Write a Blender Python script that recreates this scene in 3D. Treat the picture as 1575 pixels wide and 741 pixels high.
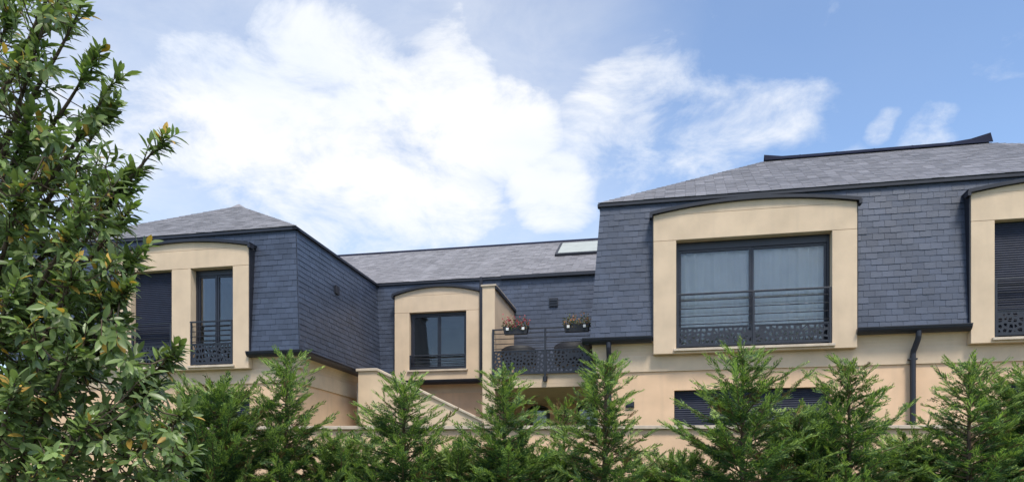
import bpy, bmesh, math, random
import numpy as np
from mathutils import Matrix, Vector
random.seed(11); RNG = np.random.default_rng(11)
R = math.radians
for o in list(bpy.data.objects): bpy.data.objects.remove(o)
scn = bpy.context.scene
COL = scn.collection

# ------------------------------------------------------------------ camera
EYE = 1.6; FPX = 1137.5; HZ = 745.0            # photograph: focal length and horizon in pixels
cd = bpy.data.cameras.new('camera'); cam = bpy.data.objects.new('camera', cd); COL.objects.link(cam)
cam.location = (0, 0, EYE); cam.rotation_euler = (R(90), 0, 0)
cd.sensor_width = 36; cd.lens = 26.0; cd.shift_y = (HZ-370.5)/1575; cd.clip_end = 5000; cd.clip_start = .05
scn.camera = cam
scn.render.resolution_x = 1024; scn.render.resolution_y = 481
# ------------------------------------------------------------------ light
SUN_EL, SUN_AZ = 60.0, 163.0                    # azimuth clockwise from +Y (the view direction)
scn.view_settings.view_transform = 'Standard'; scn.view_settings.look = 'None'
scn.view_settings.exposure = 1.3; scn.view_settings.gamma = 1
world = bpy.data.worlds.new('World'); scn.world = world; world.use_nodes = True
sl = bpy.data.lights.new('sun', 'SUN'); sl.energy = 1.5; sl.angle = R(14); sl.color = (1, .94, .84)
sun = bpy.data.objects.new('sun', sl); COL.objects.link(sun)
sdir = Vector((math.sin(R(SUN_AZ))*math.cos(R(SUN_EL)), math.cos(R(SUN_AZ))*math.cos(R(SUN_EL)), math.sin(R(SUN_EL))))
sun.rotation_euler = sdir.to_track_quat('Z', 'Y').to_euler(); sun.location = sdir*60

def px_dir(px, py): return Vector(((px-787.5)/FPX, 1, (HZ-py)/FPX))
def px_at(px, py, t): v = px_dir(px, py)*t; return Vector((v.x, v.y, v.z+EYE))

def build_world():
    nt = world.node_tree; N = nt.nodes; L = nt.links; N.clear()
    def nd(t, **k):
        n = N.new(t)
        for a, b in k.items(): setattr(n, a, b)
        return n
    def math_(op, a, b=None, c=None, clamp=False):
        n = nd('ShaderNodeMath', operation=op, use_clamp=clamp)
        for i, v in enumerate((a, b, c)):
            if v is None: continue
            if isinstance(v, (int, float)): n.inputs[i].default_value = v
            else: L.new(v, n.inputs[i])
        return n.outputs[0]
    sky = nd('ShaderNodeTexSky', sky_type='NISHITA'); sky.sun_disc = False
    sky.sun_elevation = R(SUN_EL); sky.sun_rotation = R(SUN_AZ); sky.altitude = 100
    sky.air_density = 1.0; sky.dust_density = .7; sky.ozone_density = 3.2
    tc = nd('ShaderNodeTexCoord'); dirv = tc.outputs['Generated']
    # cloud bank: soft lobes by direction, broken up by turbulence
    mp = nd('ShaderNodeMapping'); mp.inputs['Scale'].default_value = (1, 1, 1.9); L.new(dirv, mp.inputs['Vector'])
    def noise(sc, det, rough, dist=0, off=0):
        n = nd('ShaderNodeTexNoise', noise_dimensions='4D'); n.inputs['W'].default_value = off
        n.inputs['Scale'].default_value = sc; n.inputs['Detail'].default_value = det
        n.inputs['Roughness'].default_value = rough; n.inputs['Distortion'].default_value = dist
        L.new(mp.outputs[0], n.inputs['Vector']); return n
    warp = noise(3.2, 4, .55, off=2.0)
    wv = nd('ShaderNodeVectorMath', operation='SUBTRACT'); L.new(warp.outputs['Color'], wv.inputs[0]); wv.inputs[1].default_value = (.5, .5, .5)
    ws = nd('ShaderNodeVectorMath', operation='SCALE'); L.new(wv.outputs[0], ws.inputs[0]); ws.inputs['Scale'].default_value = .16
    wa = nd('ShaderNodeVectorMath', operation='ADD'); L.new(dirv, wa.inputs[0]); L.new(ws.outputs[0], wa.inputs[1])
    wn = nd('ShaderNodeVectorMath', operation='NORMALIZE'); L.new(wa.outputs[0], wn.inputs[0])
    lobes = [(330,125,85,.62),(520,140,105,.9),(690,130,80,.9),(420,215,120,.9),(620,225,135,1),(780,185,70,.8),
             (930,225,85,.6),(1050,215,70,.44),(1140,200,50,.36),(1200,175,40,.42),(1232,143,26,.38),(835,300,60,.85),(560,345,100,.66),(690,340,70,.6),(940,300,38,.5),
             (90,170,80,.7),(200,150,70,.55),(250,215,70,.5),(1440,219,34,.52),(620,385,80,.62),(470,320,70,.55),(1325,235,24,.45),(1365,178,18,.4),(130,60,70,.3),(300,290,80,.32)]
    items = []
    for px, py, r, a in lobes:
        v = px_dir(px, py); ang = math.atan(r/FPX)*1.15/ (v.length**.5); items.append((v.normalized(), ang, a))
    rr = random.Random(5)
    while len(items) < len(lobes)+30:                       # the rest of the sky carries the same kind of cloud
        az = rr.uniform(0, 2*math.pi); el = R(rr.uniform(8, 80))
        v = Vector((math.sin(az)*math.cos(el), math.cos(az)*math.cos(el), math.sin(el)))
        if v.y > 0 and abs(v.x/v.y) < .85 and v.z/v.y < .8: continue
        items.append((v, R(rr.uniform(7, 17)), rr.uniform(.6, 1)))
    acc = None
    for v, ang, a in items:
        dn = nd('ShaderNodeVectorMath', operation='DOT_PRODUCT'); L.new(wn.outputs[0], dn.inputs[0]); dn.inputs[1].default_value = v
        mr = nd('ShaderNodeMapRange', interpolation_type='SMOOTHSTEP', clamp=True)
        L.new(dn.outputs['Value'], mr.inputs['Value'])
        mr.inputs['From Min'].default_value = math.cos(ang*1.45); mr.inputs['From Max'].default_value = math.cos(ang*.25)
        mr.inputs['To Max'].default_value = a
        acc = mr.outputs[0] if acc is None else math_('MAXIMUM', acc, mr.outputs[0])
    n1 = noise(8.5, 11, .64, .4, 1.0); n2 = noise(2.2, 6, .5, .2, 7.3)
    dens = math_('ADD', acc, math_('MULTIPLY', math_('SUBTRACT', n1.outputs[0], .5), 1.9))
    dens = math_('ADD', dens, math_('MULTIPLY', math_('SUBTRACT', n2.outputs[0], .5), .5))
    mr = nd('ShaderNodeMapRange', interpolation_type='SMOOTHSTEP', clamp=True); L.new(dens, mr.inputs['Value'])
    mr.inputs['From Min'].default_value = .04; mr.inputs['From Max'].default_value = .95; mr.inputs['To Max'].default_value = .97
    # thin veil everywhere
    veil = math_('MULTIPLY', math_('POWER', n2.outputs[0], 2.0), .12)
    hd = nd('ShaderNodeVectorMath', operation='DOT_PRODUCT'); L.new(wn.outputs[0], hd.inputs[0]); hd.inputs[1].default_value = px_dir(400, 210).normalized()
    hm = nd('ShaderNodeMapRange', interpolation_type='SMOOTHSTEP', clamp=True); L.new(hd.outputs['Value'], hm.inputs['Value'])
    hm.inputs['From Min'].default_value = math.cos(R(34)); hm.inputs['From Max'].default_value = math.cos(R(12)); hm.inputs['To Max'].default_value = .55
    thin = math_('MULTIPLY', hm.outputs[0], math_('ADD', .25, math_('MULTIPLY', n1.outputs[0], 1.2)))      # thin high cloud round the bank
    fac = math_('MAXIMUM', mr.outputs[0], math_('MAXIMUM', veil, thin), clamp=True)
    shade = nd('ShaderNodeMapRange', clamp=True); n3 = noise(4.0, 6, .5, .4, 12.0); L.new(n3.outputs[0], shade.inputs['Value'])
    shade.inputs['From Min'].default_value = .3; shade.inputs['From Max'].default_value = .68
    mixc = nd('ShaderNodeMix', data_type='RGBA'); L.new(shade.outputs[0], mixc.inputs['Factor'])
    mixc.inputs['A'].default_value = (.80, .86, .96, 1); mixc.inputs['B'].default_value = (1, .99, .97, 1)
    b1 = nd('ShaderNodeBackground'); L.new(sky.outputs[0], b1.inputs['Color']); b1.inputs['Strength'].default_value = .095
    b2 = nd('ShaderNodeBackground'); L.new(mixc.outputs['Result'], b2.inputs['Color']); b2.inputs['Strength'].default_value = .455
    mx = nd('ShaderNodeMixShader'); L.new(fac, mx.inputs['Fac']); L.new(b1.outputs[0], mx.inputs[1]); L.new(b2.outputs[0], mx.inputs[2])
    out = nd('ShaderNodeOutputWorld'); L.new(mx.outputs[0], out.inputs['Surface'])
build_world()

# ------------------------------------------------------------------ materials
def mat(name, base, rough=.6, spec=.5, metal=0, var=.0, vscale=3., bump=0., bscale=60., island=0., tint=None, stain=0., coord='Object', transl=0., twoside=None):
    m = bpy.data.materials.new(name); m.use_nodes = True; nt = m.node_tree; N = nt.nodes; L = nt.links
    p = N['Principled BSDF']; p.inputs['Roughness'].default_value = rough; p.inputs['Metallic'].default_value = metal
    p.inputs['Specular IOR Level'].default_value = spec
    p.inputs['Base Color'].default_value = (*base, 1); col = None
    POS = N.new('ShaderNodeNewGeometry').outputs['Position']
    def rgbmix(fac, a, b, mode='MIX'):
        x = N.new('ShaderNodeMix'); x.data_type = 'RGBA'; x.blend_type = mode
        for sock, v in ((x.inputs['Factor'], fac), (x.inputs['A'], a), (x.inputs['B'], b)):
            if hasattr(v, 'is_linked'): L.new(v, sock)
            elif isinstance(v, (int, float)): sock.default_value = v
            else: sock.default_value = (*v, 1)
        return x.outputs['Result']
    def noise(scale, detail=5, vec=None):
        n = N.new('ShaderNodeTexNoise'); n.inputs['Scale'].default_value = scale; n.inputs['Detail'].default_value = detail
        L.new(vec or POS, n.inputs['Vector']); return n.outputs[0]
    cur = base
    if var:
        n = noise(vscale); cr = N.new('ShaderNodeMapRange'); L.new(n, cr.inputs['Value'])
        cr.inputs['From Min'].default_value = .3; cr.inputs['From Max'].default_value = .7
        cur = rgbmix(cr.outputs[0], tuple(c*(1-var) for c in base), tuple(min(1, c*(1+var)) for c in (tint or base)))
    if island:
        g = N.new('ShaderNodeNewGeometry'); oi = N.new('ShaderNodeObjectInfo')
        a = N.new('ShaderNodeMath'); a.operation = 'ADD'; L.new(g.outputs['Random Per Island'], a.inputs[0]); L.new(oi.outputs['Random'], a.inputs[1])
        f = N.new('ShaderNodeMath'); f.operation = 'FRACT'; L.new(a.outputs[0], f.inputs[0])
        mr = N.new('ShaderNodeMapRange'); L.new(f.outputs[0], mr.inputs['Value']); mr.inputs['To Min'].default_value = 1-island; mr.inputs['To Max'].default_value = 1+island
        cc = N.new('ShaderNodeCombineColor')
        for i in range(3): L.new(mr.outputs[0], cc.inputs[i])
        cur = rgbmix(1., cur, cc.outputs[0], 'MULTIPLY')
    if stain:
        mpn = N.new('ShaderNodeMapping'); mpn.inputs['Scale'].default_value = (5, 5, .5); L.new(POS, mpn.inputs['Vector'])
        n = noise(1.3, 7, mpn.outputs[0]); mr = N.new('ShaderNodeMapRange'); L.new(n, mr.inputs['Value'])
        mr.inputs['From Min'].default_value = .52; mr.inputs['From Max'].default_value = .8; mr.inputs['To Max'].default_value = stain
        cur = rgbmix(mr.outputs[0], cur, (.28, .24, .2))
    if hasattr(cur, 'is_linked'): L.new(cur, p.inputs['Base Color'])
    if bump:
        n = noise(bscale, 6); b = N.new('ShaderNodeBump'); b.inputs['Strength'].default_value = bump; b.inputs['Distance'].default_value = .01
        L.new(n, b.inputs['Height']); L.new(b.outputs[0], p.inputs['Normal'])
    if transl:
        t = N.new('ShaderNodeBsdfTranslucent')
        if hasattr(cur, 'is_linked'):
            h = rgbmix(1., cur, (1.25, 1.35, .6), 'MULTIPLY'); L.new(h, t.inputs['Color'])
        else: t.inputs['Color'].default_value = (base[0]*1.25, base[1]*1.35, base[2]*.6, 1)
        mx = N.new('ShaderNodeMixShader'); mx.inputs['Fac'].default_value = transl
        L.new(p.outputs[0], mx.inputs[1]); L.new(t.outputs[0], mx.inputs[2]); L.new(mx.outputs[0], N['Material Output'].inputs['Surface'])
    return m

def glass_mat(name, tint=(.97, .97, .97), ior=1.52, wav=.004):
    m = bpy.data.materials.new(name); m.use_nodes = True; nt = m.node_tree; N = nt.nodes; L = nt.links; N.remove(N['Principled BSDF'])
    tr = N.new('ShaderNodeBsdfTransparent'); tr.inputs['Color'].default_value = (*tint, 1)
    gl = N.new('ShaderNodeBsdfGlossy'); gl.inputs['Roughness'].default_value = .015; gl.inputs['Color'].default_value = (.95, .97, 1, 1)
    fr = N.new('ShaderNodeFresnel'); fr.inputs['IOR'].default_value = ior
    no = N.new('ShaderNodeTexNoise'); no.inputs['Scale'].default_value = 1.6
    tc = N.new('ShaderNodeTexCoord'); L.new(tc.outputs['Object'], no.inputs['Vector'])
    b = N.new('ShaderNodeBump'); b.inputs['Strength'].default_value = .25; b.inputs['Distance'].default_value = wav; L.new(no.outputs[0], b.inputs['Height']); L.new(b.outputs[0], gl.inputs['Normal'])
    mx = N.new('ShaderNodeMixShader'); L.new(fr.outputs[0], mx.inputs['Fac']); L.new(tr.outputs[0], mx.inputs[1]); L.new(gl.outputs[0], mx.inputs[2])
    L.new(mx.outputs[0], N['Material Output'].inputs['Surface']); return m

M = dict(
    stone=mat('cream_render', (.665, .515, .365), .85, .2, var=.085, vscale=2.2, bump=.3, bscale=90, stain=.12),
    peach=mat('peach_render', (.77, .53, .345), .9, .15, var=.085, vscale=1.9, bump=.35, bscale=110, stain=.14),
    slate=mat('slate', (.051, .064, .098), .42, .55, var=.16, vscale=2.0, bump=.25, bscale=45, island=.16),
    roofslate=mat('roof_slate_sheen', (.245, .235, .25), .42, .55, var=.14, vscale=1.2, bump=.35, bscale=40, island=.2),  # paler than the mansard slate: grazing sky sheen put into the base colour
    underlay=mat('underlay', (.03, .032, .038), .9, .1),
    zinc=mat('dark_zinc', (.016, .018, .028), .5, .5, var=.2, vscale=4, bump=.1, bscale=30),
    ridge=mat('ridge_lead', (.010, .013, .030), .8, .12, var=.2, vscale=4),
    sky_gleam=mat('skylight_gleam', (.36, .385, .37), .7, .3, var=.08, vscale=3),
    cyp_dry=mat('cypress_dry', (.20, .13, .06), .8, .1, var=.3, island=.3),
    frame=mat('dark_frame', (.017, .019, .030), .38, .5, var=.1, vscale=3),
    rail=mat('railing_paint', (.020, .022, .032), .42, .5, var=.15, vscale=8),
    shutter=mat('shutter', (.020, .025, .046), .6, .3, var=.15, vscale=5),
    coping=mat('coping_stone', (.56, .47, .37), .85, .2, var=.12, vscale=4, bump=.3, bscale=50, stain=.35),
    glass=glass_mat('glass'), skyglass=glass_mat('skylight_glass', (.9, .92, .95), 1.5),
    curtain=mat('curtain', (.82, .81, .80), .95, .05, var=.05, transl=.3),
    room=mat('room', (.42, .40, .37), .9, .1, var=.08),
    white=mat('white_plastic', (.8, .8, .78), .4, .5, var=.03),
    planter=mat('planter', (.035, .036, .045), .55, .4, var=.2, vscale=9),
    soil=mat('soil', (.05, .035, .025), .95, .1, var=.3),
    rattan=mat('rattan', (.018, .019, .024), .6, .4, var=.3, vscale=30, bump=.5, bscale=80),
    cushion=mat('cushion', (.03, .035, .05), .9, .1, var=.15),
    bark=mat('bark', (.10, .075, .055), .9, .1, var=.35, vscale=12, bump=.7, bscale=40),
    twig=mat('twig', (.17, .12, .07), .85, .15, var=.3, vscale=12),
    laurel=mat('laurel_leaf', (.165, .23, .085), .36, .5, var=.3, vscale=2.5, island=.35, transl=.3),
    laurel_new=mat('laurel_young_leaf', (.20, .29, .085), .36, .5, var=.2, vscale=2.5, island=.3, transl=.32),
    laurel_old=mat('laurel_yellow_leaf', (.52, .33, .075), .5, .3, var=.3, vscale=6, island=.3, transl=.25),
    cyp=mat('cypress_scale', (.084, .155, .062), .55, .35, var=.35, vscale=2.2, island=.4, transl=.25),
    cyp_new=mat('cypress_tip', (.30, .41, .11), .55, .35, var=.25, vscale=2.2, island=.35, transl=.3),
    herb=mat('bedding_leaf', (.10, .14, .05), .6, .3, var=.3, island=.4, transl=.2),
    dry=mat('dry_leaf', (.19, .15, .07), .7, .2, var=.3, island=.4, transl=.2),
    petal=mat('petal', (.36, .07, .09), .6, .3, var=.2, island=.4, transl=.2),
    petal2=mat('petal_rust', (.42, .17, .06), .6, .3, var=.2, island=.4, transl=.2),
    grass=mat('lawn', (.06, .10, .045), .9, .1, var=.35, vscale=.6, bump=.6, bscale=25),
    asphalt=mat('asphalt', (.05, .05, .052), .9, .2, var=.2, vscale=2, bump=.4, bscale=90),
    paving=mat('paving', (.33, .31, .28), .85, .2, var=.12, vscale=2, bump=.3, bscale=40),
)

# ------------------------------------------------------------------ mesh helpers
def link(o): COL.objects.link(o); return o
class MB:
    def __init__(s): s.v = []; s.f = []
    def add(s, vs, fs):
        b = len(s.v); s.v += [tuple(v) for v in vs]; s.f += [tuple(i+b for i in f) for f in fs]; return s
    def box(s, x0, x1, y0, y1, z0, z1):
        return s.add([(x0,y0,z0),(x1,y0,z0),(x1,y1,z0),(x0,y1,z0),(x0,y0,z1),(x1,y0,z1),(x1,y1,z1),(x0,y1,z1)],
                     [(0,3,2,1),(4,5,6,7),(0,1,5,4),(1,2,6,5),(2,3,7,6),(3,0,4,7)])
    def prism(s, poly, vec):
        n = len(poly); vec = Vector(vec); a = [Vector(p) for p in poly]
        fs = [tuple(range(n)), tuple(range(2*n-1, n-1, -1))] + [(i, i+n, (i+1) % n+n, (i+1) % n) for i in range(n)]
        return s.add(a+[p+vec for p in a], fs)
    def tube(s, pts, rad, n=8, cap=True):
        pts = [Vector(p) for p in pts]; rs = rad if isinstance(rad, (list, tuple)) else [rad]*len(pts)
        b = len(s.v); up = Vector((.13, .27, .95)); rings = []
        for i, p in enumerate(pts):
            t = (pts[min(i+1, len(pts)-1)]-pts[max(i-1, 0)]).normalized()
            x = t.cross(up)
            if x.length < 1e-3: x = t.cross(Vector((1, 0, 0)))
            x.normalize(); y = t.cross(x)
            s.v += [tuple(p+(x*math.cos(2*math.pi*k/n)+y*math.sin(2*math.pi*k/n))*rs[i]) for k in range(n)]
        for i in range(len(pts)-1):
            for k in range(n): s.f.append((b+i*n+k, b+i*n+(k+1) % n, b+(i+1)*n+(k+1) % n, b+(i+1)*n+k))
        if cap:
            s.f.append(tuple(b+k for k in range(n-1, -1, -1))); s.f.append(tuple(b+(len(pts)-1)*n+k for k in range(n)))
        return s
    def mesh(s, name, m):
        me = bpy.data.meshes.new(name); me.from_pydata(s.v, [], s.f)
        bm = bmesh.new(); bm.from_mesh(me); bmesh.ops.recalc_face_normals(bm, faces=bm.faces); bm.to_mesh(me); bm.free()
        for x in (m if isinstance(m, list) else [m]): me.materials.append(x)
        return me
    def build(s, name, m, parent=None, bevel=0, smooth=False, kind=None):
        o = bpy.data.objects.new(name, s.mesh(name, m)); link(o)
        if smooth:
            for p in o.data.polygons: p.use_smooth = True
        if bevel:
            md = o.modifiers.new('bevel', 'BEVEL'); md.width = bevel; md.segments = 2; md.limit_method = 'ANGLE'
        if kind: o['kind'] = kind
        if parent: attach(o, parent)
        return o
BASE = {}
def attach(o, parent):
    o.parent = parent
    b = BASE.get(parent.name)
    if b is not None: o.matrix_parent_inverse = b       # things built in house coordinates
def np_mesh(name, V, F, mats, midx=None, smooth=False):
    me = bpy.data.meshes.new(name); V = np.asarray(V, dtype=np.float32); F = np.asarray(F, dtype=np.int32); k = F.shape[1]
    me.vertices.add(len(V)); me.vertices.foreach_set('co', V.ravel())
    me.loops.add(F.size); me.loops.foreach_set('vertex_index', F.ravel())
    me.polygons.add(len(F)); me.polygons.foreach_set('loop_start', np.arange(0, F.size, k, dtype=np.int32)); me.polygons.foreach_set('loop_total', np.full(len(F), k, dtype=np.int32))
    for x in mats: me.materials.append(x)
    if midx is not None: me.polygons.foreach_set('material_index', np.asarray(midx, dtype=np.int32))
    me.polygons.foreach_set('use_smooth', np.full(len(F), smooth))
    me.update(calc_edges=True); me.validate(); return me
def tag(o, label, cat, group=None):
    o['label'] = label; o['category'] = cat
    if group: o['group'] = group
    return o
def empty(name, loc, rz=0):
    o = bpy.data.objects.new(name, None); o.location = loc; o.rotation_euler = (0, 0, rz); o.empty_display_size = .3; return link(o)

# ------------------------------------------------------------------ house coordinates: s along the facade, d away from the street
VA = math.atan2(1137., 5687.)
CU, SU = math.cos(VA), math.sin(VA)
def S(px, d): X = (px-787.5)/FPX; t = d/(SU*X+CU); return t*(CU*X-SU)
def Z(px, py, d): X = (px-787.5)/FPX; t = d/(SU*X+CU); return EYE+t*(HZ-py)/FPX
def PX(s, d): return 787.5+FPX*(s*CU+d*SU)/(-s*SU+d*CU)
HOUSE_M = Matrix.Rotation(-VA, 4, 'Z')
def house_thing(name, s, d, z):
    o = empty(name, HOUSE_M @ Vector((s, d, z)), -VA); BASE[o.name] = Matrix.Translation((-s, -d, -z)); return o

# ------------------------------------------------------------------ setting
def sheet(name, x0, x1, y0, y1, z, m, rot=True, nx=1, ny=1):
    a = MB(); vs = []
    for p in ((x0, y0), (x1, y0), (x1, y1), (x0, y1)):
        v = Vector((p[0], p[1], z)); vs.append(HOUSE_M @ v if rot else v)
    a.add(vs, [(0, 1, 2, 3)]); o = a.build(name, m); o['kind'] = 'structure'; return o
sheet('ground', -900, 900, -900, 900, 0, M['grass'])
sheet('road', -300, 300, -7.5, 1.2, .004, M['asphalt'])
pv = MB().box(-300, 300, 1.2, 3.4, -.1, .13); pv.v = [tuple(HOUSE_M @ Vector(v)) for v in pv.v]
o = pv.build('pavement', M['paving']); o['kind'] = 'structure'
TER = 1.1
tr = MB().box(-30, 30, 12.15, 40, -.2, TER); tr.v = [tuple(HOUSE_M @ Vector(v)) for v in tr.v]
o = tr.build('terrace', M['grass']); o['kind'] = 'structure'

# ================================================================== the house
H = house_thing('apartment_building', -2, 17, TER)
tag(H, 'cream rendered apartment building with slate mansard roof, arched dormers and recessed balcony', 'building')
DF, DW = 14.90, 15.10                 # dormer fronts, wall face
MB_D, MT_D = 14.98, 15.20             # mansard foot and head
ZG, ZE = 4.54, 7.33                   # mansard foot, eave of the upper roof
SL = S(455, MT_D); SLB = SL+.2        # left wing, right-hand corner
SLL = SL-7.2
SR = S(924, MT_D); SRB = SR-.2        # right wing, left-hand corner
SRR = SR+12.3
CD = 20.0; CDB = 19.8                 # centre mansard
PITCH = .57; RUN = 3.6; ZR = ZE+PITCH*RUN

# ---- slates
EXPO, SW = .122, .205
SLATE_T = .011
def slate_verts(o, u, v, n, a0, a1, b0, b1, v0, v1, lift, jit=0):
    P = lambda x, y, h: o+u*x+v*y+n*h
    return [P(a0, v0-jit, lift-SLATE_T), P(b0, v0-jit, lift-SLATE_T), P(b1, v1, .002), P(a1, v1, .002),
            P(a0, v0-jit, lift), P(b0, v0-jit, lift), P(b1, v1, .011), P(a1, v1, .011)]
BOXF = [(4,5,6,7),(0,1,5,4),(1,2,6,5),(3,0,4,7)]
slate_proto = []
for k in range(4):
    b = MB(); w = SW-.004
    vs = slate_verts(Vector(), Vector((1,0,0)), Vector((0,1,0)), Vector((0,0,1)), 0, 0, w, w, 0, EXPO+.03, .018+.0018*k, .0027*k)
    b.add(vs, [(0,3,2,1)]+BOXF+[(2,3,7,6)]); slate_proto.append(b.mesh('slate', M['slate']))
slate_budget = [300]
def slates(parent, o, u, v, poly, holes=(), m=None, singles=None, rnd=random.Random(3)):
    """cover a convex polygon (plane coordinates along u, v) with courses of slates"""
    o = Vector(o); u = Vector(u).normalized(); v = Vector(v).normalized(); n = u.cross(v)
    if n.z < 0 and abs(n.z) > .01: n = -n
    vmin = min(p[1] for p in poly); vmax = max(p[1] for p in poly)
    def span(y):
        y = min(max(y, vmin+1e-5), vmax-1e-5); xs = []
        for i in range(len(poly)):
            (xa, ya), (xb, yb) = poly[i], poly[(i+1) % len(poly)]
            if (ya-y)*(yb-y) < 0: xs.append(xa+(xb-xa)*(y-ya)/(yb-ya))
        return (min(xs), max(xs)) if len(xs) > 1 else None
    st = MB(); row = 0; y = vmin
    while y < vmax-.02:
        y1 = min(y+EXPO+.03, vmax); s0, s1 = span(y), span(y1)
        if s0 and s1:
            x = min(s0[0], s1[0])-SW*(1 if row % 2 else .5)-rnd.uniform(0, .01)
            while x < max(s0[1], s1[1]):
                pcs = [(x, x+SW-.004)]
                for (h0, h1, g0, g1) in holes:
                    if y+EXPO*.5 > g0 and y+EXPO*.5 < g1:
                        q = []
                        for a, b in pcs:
                            if b <= h0 or a >= h1: q.append((a, b))
                            else:
                                if a < h0: q.append((a, h0))
                                if b > h1: q.append((h1, b))
                        pcs = q
                for a, b in pcs:
                    cl = lambda q, sp: min(max(q, sp[0]), sp[1])
                    a0, b0, a1, b1 = cl(a, s0), cl(b, s0), cl(a, s1), cl(b, s1)
                    if b0-a0 < .012 and b1-a1 < .012: continue
                    full = (b-a) > SW-.006 and a0 == a and b0 == b and a1 == a and b1 == b and y1-y > EXPO
                    if full and singles and slate_budget[0] > 0 and singles(a, y):
                        so = bpy.data.objects.new('slate', rnd.choice(slate_proto)); link(so)
                        so.matrix_local = Matrix.Translation(o+u*a+v*y+n*rnd.uniform(0, .003)) @ Matrix((u, v, n)).transposed().to_4x4() @ Matrix.Rotation(rnd.gauss(0, .006), 4, 'Z')
                        so.parent = parent; slate_budget[0] -= 1
                    else:
                        st.add(slate_verts(o, u, v, n, a0, a1, b0, b1, y, y1, .018+rnd.uniform(0, .006), rnd.uniform(0, .008)), BOXF)
                x += SW
        y += EXPO; row += 1
    me = bpy.data.meshes.new('slates'); me.from_pydata(st.v, [], st.f); me.materials.append(m or M['slate'])
    so = bpy.data.objects.new('slates', me); link(so); so['kind'] = 'stuff'; so.parent = parent
def slope(name, pts, holes=(), m=None, singles=None, label=None):
    """sloping roof face: pts counter-clockwise from the lower left, first edge is the foot"""
    P = [Vector(p) for p in pts]; o = P[0]; u = (P[1]-P[0]).normalized(); n = u.cross(P[2]-P[0]).normalized(); v = n.cross(u).normalized()
    b = MB(); ins = -n*.03
    if holes:
        vm = (P[2]-o).dot(v); q = lambda x, y: o+u*x+v*y-n*.002; lf, lt = 0., (P[3]-o).dot(u); hs = sorted((a-o.dot(u), b_-o.dot(u), d) for a, b_, c, d in holes)
        for h0, h1, g1 in hs:
            b.prism([q(lf, 0), q(h0+.05, 0), q(h0+.05, vm), q(lt, vm)], ins); b.prism([q(h0+.05, g1), q(h1-.05, g1), q(h1-.05, vm), q(h0+.05, vm)], ins); lf = lt = h1-.05
        b.prism([q(lf, 0), q((P[1]-o).dot(u), 0), q((P[2]-o).dot(u), vm), q(lt, vm)], ins)
    else: b.prism([p-n*.002 for p in P], ins)
    ob = b.build(name, M['underlay'], H)
    if label: ob['label'] = label
    slates(ob, o, u, v, [((p-o).dot(u), (p-o).dot(v)) for p in P], [((a-o.dot(u)), (b_-o.dot(u)), c, d) for a, b_, c, d in holes], m, singles)
    return ob

# ---- dormer openings measured in the photograph
def rectpx(x0, x1, ytop, ybot, d):
    xm = (x0+x1)/2; return S(x0, d), S(x1, d), Z(xm, ybot, d), Z(xm, ytop, d)
r1 = dict(s0=S(1005, DF), s1=S(1318.5, DF), zs=Z(1318, 310, DF), rise=.17, opens=[(S(1040, DF), S(1280, DF))], zb=4.27, zt=Z(1160, 362, DF), kind='door2')
w2 = r1['s1']-r1['s0']
r2 = dict(s0=S(1493.5, DF), s1=S(1493.5, DF)+w2, zs=r1['zs'], rise=.17, opens=[(S(1530, DF), S(1530, DF)+(r1['opens'][0][1]-r1['opens'][0][0]))], zb=4.27, zt=r1['zt'], kind='shutter')
l_s1 = S(382, DF); l_jamb = l_s1-S(358, DF); l_w = S(358, DF)-S(293, DF); l_p = S(293, DF)-S(264, DF)
l1 = dict(s0=l_s1-2*l_jamb-2*l_w-l_p, s1=l_s1, zs=Z(382, 378, DF), rise=.17, opens=[(S(264, DF)-l_w, S(264, DF)), (S(293, DF), S(358, DF))], zb=4.27, zt=Z(325, 411, DF), kind='left')
CF = 19.66
c1 = dict(s0=S(607, CF), s1=S(738, CF), zs=Z(738, 449, CF), rise=.20, opens=[(S(629.5, CF), S(717, CF))], zb=Z(672, 568, CF), zt=Z(672, 479, CF), kind='centre')
print('dormers', r1, r2, l1, c1)

# ---- mansard faces
def fz(z, zb=ZG, zt=ZE, db=MB_D, dt=MT_D): return db+(dt-db)*(z-zb)/(zt-zb)
slen = math.hypot(ZE-ZG, MT_D-MB_D)
def hole(D): return (D['s0']+.01, D['s1']-.01, -1, D['zs']-ZG)
near = lambda a, y: True
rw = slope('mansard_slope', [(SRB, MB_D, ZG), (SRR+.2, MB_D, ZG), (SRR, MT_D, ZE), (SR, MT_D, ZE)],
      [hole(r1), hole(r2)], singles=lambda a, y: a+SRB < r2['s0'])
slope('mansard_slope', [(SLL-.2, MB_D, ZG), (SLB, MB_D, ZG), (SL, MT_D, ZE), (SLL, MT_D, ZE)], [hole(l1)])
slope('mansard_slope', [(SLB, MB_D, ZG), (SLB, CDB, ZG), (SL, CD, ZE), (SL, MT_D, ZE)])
slope('mansard_slope', [(SLB, CDB, ZG), (SRB, CDB, ZG), (SR, CD, ZE), (SL, CD, ZE)], [(c1['s0']+.01, c1['s1']-.01, -1, c1['zs']-ZG)])
b = MB()      # unseen sides of the house, plain
b.add([(SRB, CDB, ZG), (SRB, MB_D, ZG), (SR, MT_D, ZE), (SR, CD, ZE)], [(0, 1, 2, 3)])
b.add([(SRR+.2, MB_D, ZG), (SRR+.2, 27, ZG), (SRR, 27, ZE), (SRR, MT_D, ZE)], [(0, 1, 2, 3)])
b.add([(SLL-.2, 27, ZG), (SLL-.2, MB_D, ZG), (SLL, MT_D, ZE), (SLL, 27, ZE)], [(0, 1, 2, 3)])
b.add([(SLL-.2, 27.2, ZG), (SRR+.2, 27.2, ZG), (SRR, 27, ZE), (SLL, 27, ZE)], [(0, 1, 2, 3)])
b.build('mansard_flank', M['slate'], H)

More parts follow.
